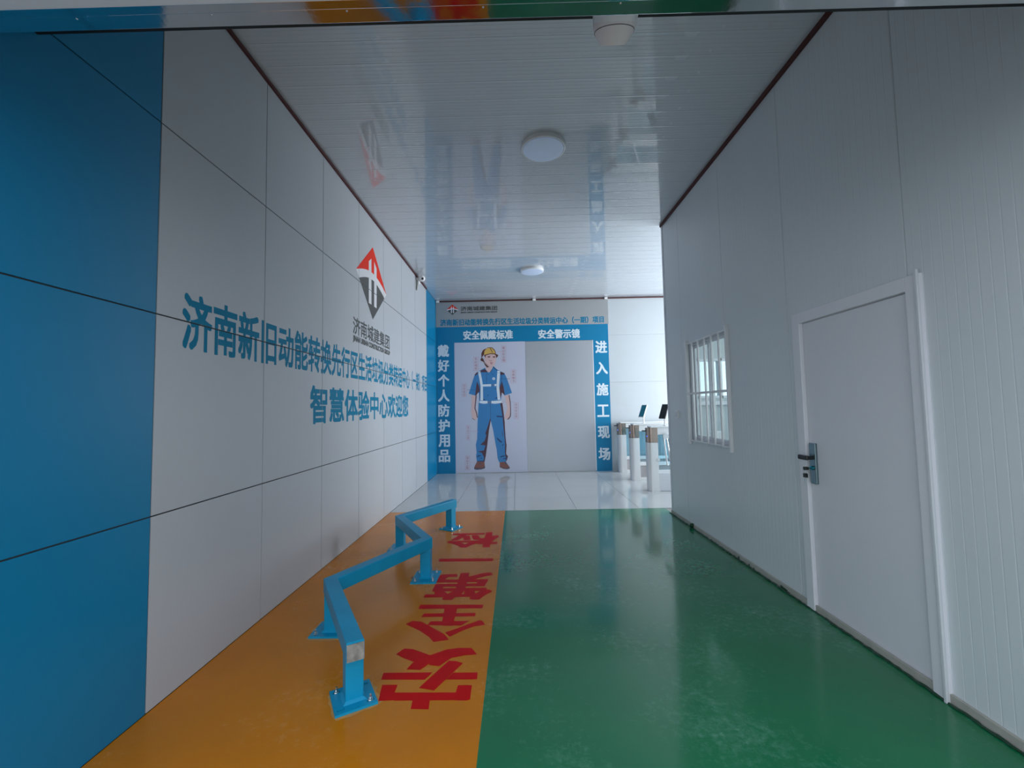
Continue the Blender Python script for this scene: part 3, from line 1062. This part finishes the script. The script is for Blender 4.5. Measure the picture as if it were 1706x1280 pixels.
# posts, base plates and anchor bolts
ang_ab = math.atan2(d.y, d.x)
posts = [(-.838, 2.195, ang_ab, (.205, .195)), (-1.222, 2.858, 0, (.23, .20)), (-.795, 3.705, 0, (.21, .26)),
         (-1.228, 4.500, 0, (.21, .24)), (-.815, 5.190, math.radians(60), (.20, .20))]
for k, (px, py, a, (pw, pd)) in enumerate(posts):
    rot = Matrix.Rotation(a, 4, 'Z')
    off = Vector((px, py, 0)) - R0

    def place(bm):
        for v in bm.verts:
            v.co = rot @ v.co + off
        return bm
    obj('post', place(B(-.043, .043, -.043, .043, .012, zb + .001, bev=.006)), m_rail, rail)
    # plate built as a grid with four slotted holes
    bm = bmesh.new()
    sx, sy = pw / 2, pd / 2
    hx, hy = sx * .70, sy * .70
    gx = [-sx, -hx - .007, -hx + .007, hx - .007, hx + .007, sx]
    gy = [-sy, -hy - .017, -hy + .017, hy - .017, hy + .017, sy]
    for i in range(5):
        for j in range(5):
            if i in (1, 3) and j in (1, 3):
                continue
            box(bm, gx[i], gx[i + 1], gy[j], gy[j + 1], .0005, .012)
    plate = obj('base_plate', place(bm), m_rail, rail)
    bm = bmesh.new()
    t = .012
    vs = [bm.verts.new(c) for c in ((-.043, -.043, .012), (.043, -.043, .012), (.043, .043, .012), (-.043, .043, .012))]
    vo = [bm.verts.new(c) for c in ((-.043, -.043, .012 + t), (.043, -.043, .012 + t), (.043, .043, .012 + t), (-.043, .043, .012 + t))]
    vx = [bm.verts.new(c) for c in ((-.043 - t, -.043 - t, .012), (.043 + t, -.043 - t, .012), (.043 + t, .043 + t, .012), (-.043 - t, .043 + t, .012))]
    for i in range(4):
        j = (i + 1) % 4
        bm.faces.new((vx[i], vx[j], vo[j], vo[i]))
    obj('weld_bead', place(bm), m_rail, plate)
    corners = [(-hx, -hy), (hx, hy)] if k in (0,) else [(-hx, -hy), (hx, -hy), (hx, hy), (-hx, hy)]
    for (cx, cy) in corners:
        bm = bmesh.new()
        lathe(bm, [(0, .012), (.013, .012), (.013, .0145), (.0095, .0145), (.0095, .023), (.005, .023), (.005, .040), (0, .040)], 6, (cx, cy, 0))
        obj('bolt', place(bm), m_zinc, plate)
    # feathered pale smear of filler around the plate
    bm = bmesh.new()
    ring = []
    for q_ in range(28):
        t_ = 2 * math.pi * q_ / 28
        c_, s_ = math.cos(t_), math.sin(t_)
        m_ = max(abs(c_) / (sx + .001), abs(s_) / (sy + .001))
        r_ = 1 / m_ + random.uniform(.006, .028)
        ring.append((c_ * r_, s_ * r_))
    poly2(bm, ring, .0004)
    flat('filler_smear', place(bm), mat('filler', (0.62, 0.30, 0.08), rough=.55, var=.3, scale=12), rail, 'pale orange filler around a base plate')

# ------------------------------------------------------------------ turnstiles


def make_turnstile():
    t = thing('turnstile', '', 'turnstile')
    r = .095
    poly = [(r + r * math.cos(a), r * math.sin(a)) for a in [math.radians(90 + 180 * k / 16) for k in range(17)]] + [(.175, -r), (.175, r)]
    bm = bmesh.new()
    prism(bm, poly, 0.0, 1.03)
    # slanted joint between the satin column and the copper toned cap
    bmesh.ops.bisect_plane(bm, geom=bm.verts[:] + bm.edges[:] + bm.faces[:], plane_co=(.09, 0, .80), plane_no=(-.0, 0, 1), clear_outer=True)
    edges = [e for e in bm.edges if e.is_boundary]
    bmesh.ops.contextual_create(bm, geom=edges)
    smooth(obj('pedestal', bm, m_satin, t))
    bm = bmesh.new()
    prism(bm, [(x * 1.0, y_ * 1.0) for x, y_ in poly], .803, 1.045)
    smooth(obj('pedestal_cap', bm, m_bronze, t, 'copper toned cap'))
    obj('top_bar', B(.06, 1.30, -.10, .10, 1.046, 1.072, bev=.006), m_satin, t)
    obj('under_box', B(.176, 1.12, -.075, .075, .93, 1.045, bev=.004), m_satin, t)
    obj('glass_panel', B(.18, 1.12, -.006, .006, .34, .925), m_acryl, t)
    obj('middle_rail', B(.176, 1.12, -.03, .03, .27, .335, bev=.004), m_satin, t)
    obj('kick_panel', B(.18, 1.12, -.012, .012, .05, .268), mat('grey_kick_panel', (0.30, 0.29, 0.30), rough=.5), t)
    obj('foot_rail', B(.176, 1.12, -.045, .045, 0.0, .048, bev=.004), m_satin, t)
    bm = bmesh.new()
    prism(bm, [(1.3 - x, y_) for x, y_ in poly], 0.0, 1.045)
    smooth(obj('pedestal', bm, m_satin, t))
    obj('reader_tab', B(-.055, .004, -.020, .020, .985, 1.003, bev=.003), m_black, t)
    bm = bmesh.new()
    lathe(bm, [(.0, 0), (.012, 0), (.012, .004), (0, .004)], 16)
    remap(bm, lambda x, y_, z: (-z * 1.0 + .012, -.045 + x, .905 + y_))
    obj('indicator_lamp', bm, mat('blue_indicator', (.05, .12, .8), emit=((.08, .18, 1.0), 1.5)), t, 'small blue indicator lamp')
    return t


def copy_thing(src):
    r = src.copy()
    COL.objects.link(r)
    for ch in src.children:
        c = ch.copy()
        COL.objects.link(c)
        c.parent = r
        for g in ch.children:
            e = g.copy()
            COL.objects.link(e)
            e.parent = c
    return r


t1 = make_turnstile()
t2 = copy_thing(t1)
t3 = copy_thing(t1)
for t, y_, lab in ((t1, 7.28, 'nearest stainless turnstile post row with drop arms, beside the right wall corner'),
                   (t2, 8.36, 'middle stainless turnstile with white edged screen, between the nearest and farthest'),
                   (t3, 9.36, 'farthest stainless turnstile standing against the back wall')):
    t.location = (2.15, y_, 0)
    t['label'] = lab
    t['group'] = 'stainless turnstiles in the lobby'
# drop arms and side box of the nearest one
bm = bmesh.new()
lathe(bm, [(0, .0), (.03, .0), (.05, .02), (.05, .06), (0, .06)], 20)
remap(bm, lambda x, y_, z: (.30 + x, -.075 - z, .90 + y_))
obj('arm_hub', bm, m_steel, t1)
for k, (x0, x1) in enumerate(((.265, .285), (.312, .335))):
    bm = bmesh.new()
    tube(bm, [(x0, -.12, .89), (x1 + .01, -.16 - .03 * k, .43)], .014, 12)
    smooth(obj('drop_arm', bm, m_steel, t1))
obj('side_box', B(.178, .9, -.085, .085, 0.002, .30, bev=.006), mat('white_side_box', (.62, .64, .68), rough=.35), t1, 'low white side box')
bm = bmesh.new()
lathe(bm, [(0, 0), (.022, 0), (.022, .03), (0, .03)], 16)
remap(bm, lambda x, y_, z: (.17 + x, -.095 - z, .52 + y_))
obj('lock_knob', bm, m_zinc, t1)


def terminal(x, y_, z, lean, m_screen, lab):
    t = thing('face_terminal', lab, 'screen', (x, y_, z), 'face terminals on the turnstiles')
    bm = bmesh.new()
    tube(bm, [(.06, 0, 0), (.06, 0, .16)], .012, 12)
    lathe(bm, [(0, 0), (.035, 0), (.035, .008), (.012, .012)], 20, (.06, 0, 0))
    obj('stand', bm, m_white, t)
    bm = B(-.012, .012, -.07, .07, .12, .38, bev=.006)
    rot = Matrix.Rotation(lean, 4, 'Y')
    c = Vector((0, 0, .12))
    for v in bm.verts:
        v.co = rot @ (v.co - c) + c
    obj('tablet', bm, m_white if m_screen != m_black else m_black, t)
    bm = B(-.0145, -.0125, -.062, .062, .13, .37)
    for v in bm.verts:
        v.co = rot @ (v.co - c) + c
    obj('display', bm, m_screen, t)
    t.rotation_euler = (0, 0, math.radians(28))
    return t


terminal(2.40, 8.36, 1.072, math.radians(24), mat('teal_display', (.01, .20, .30), rough=.3), 'leaning face screen with teal display on the middle turnstile')
terminal(2.44, 7.28, 1.072, math.radians(22), m_black, 'leaning black face screen on the nearest turnstile')

# ------------------------------------------------------------------ ceiling lamps
m_diff = mat('lamp_diffuser', (.62, .72, .90), rough=.35, emit=((.55, .70, 1.0), .05))
lamp0 = None
for k, (x, y_, lab) in enumerate(((.295, 3.90, 'round white ceiling lamp with pale blue diffuser nearest the entrance'),
                                  (.315, 7.53, 'round white ceiling lamp farther back near the blue board'))):
    t = thing('ceiling_lamp', lab, 'lamp', (x, y_, H), 'round ceiling lamps')
    bm = bmesh.new()
    lathe(bm, [(0, .002), (.205, .002), (.208, -.010), (.205, -.036), (.196, -.040), (.192, -.034), (0, -.034)], 64)
    smooth(obj('housing', bm, m_white, t), .5)
    bm = bmesh.new()
    lathe(bm, [(.191, -.034), (.188, -.043), (.15, -.050), (0, -.054)], 64)
    smooth(obj('diffuser', bm, m_diff, t))

# dome camera hanging behind the entrance header
cd = thing('dome_camera', 'white bell shaped camera hanging behind the steel entrance header', 'camera', (.355, 1.42, 2.665))
TILT = Matrix.Rotation(math.radians(40), 4, 'X')


def tilted(bm):
    for v in bm.verts:
        v.co = TILT @ v.co
    return bm


m_shell = mat('warm_white_plastic', (.82, .76, .76), rough=.3)


def shell_r(z):
    pr = [(0, .044), (.004, .046), (.030, .064), (.050, .071), (.08, .075), (.16, .076)]
    for (za, ra), (zb_, rb) in zip(pr, pr[1:]):
        if z <= zb_:
            return ra + (rb - ra) * (z - za) / (zb_ - za)
    return pr[-1][1]


bm = bmesh.new()
lathe(bm, [(0, .012), (.036, .012), (.040, .0), (.044, 0)] + [(shell_r(z), z) for z in (.004, .020, .035, .050, .060)], 56)
smooth(obj('lower_shell', tilted(bm), m_shell, cd))
bm = bmesh.new()
lathe(bm, [(shell_r(z), z) for z in (.060, .075, .09, .10, .13, .16)] + [(.05, .168), (0, .168)], 56)
smooth(obj('upper_shell', tilted(bm), m_white, cd))
bm = bmesh.new()
pts = []
for k in range(57):
    a = 2 * math.pi * k / 56
    z = .034 - .019 * math.sin(a)
    pts.append((shell_r(z) * math.cos(a), shell_r(z) * math.sin(a), z))
tube(bm, pts, .0013, 6)
obj('seam_ring', tilted(bm), mat('seam_shadow_gap', (.15, .13, .13), rough=.7), cd)
obj('bracket', B(-.03, .03, -.29, -.10, .03, .09, bev=.005), m_white, cd)

# small camera in the upper left corner near the back
cc = thing('corner_camera', 'small white camera on the left wall under the ceiling with dangling cable', 'camera', (XL, 7.72, 3.80))
obj('junction_box', B(0, .05, -.05, .05, -.085, .03, bev=.006), m_white, cc)
bm = bmesh.new()
tube(bm, [(.05, 0, -.02), (.09, -.02, -.03), (.10, -.04, -.01)], .014, 12)
obj('arm', bm, m_white, cc)
bm = bmesh.new()
bmesh.ops.create_uvsphere(bm, u_segments=20, v_segments=14, radius=.058)
for v in bm.verts:
    v.co += Vector((.115, -.07, .0))
smooth(obj('camera_ball', bm, m_white, cc))
bm = bmesh.new()
bmesh.ops.create_uvsphere(bm, u_segments=16, v_segments=10, radius=.022)
for v in bm.verts:
    v.co += Vector((.135, -.115, -.018))
obj('lens', bm, m_black, cc)
bm = bmesh.new()
pts = [(.02, -.055, -.03), (.025, -.10, -.10), (.022, -.12, -.19), (.02, -.09, -.22), (.018, -.06, -.16), (.02, -.04, -.085)]
sm = []
for i in range(len(pts) - 1):
    for s_ in range(5):
        sm.append(tuple(Vector(pts[i]).lerp(Vector(pts[i + 1]), s_ / 5)))
tube(bm, sm + [pts[-1]], .007, 8)
obj('cable', bm, mat('olive_cable', (.12, .13, .08), rough=.6), cc)
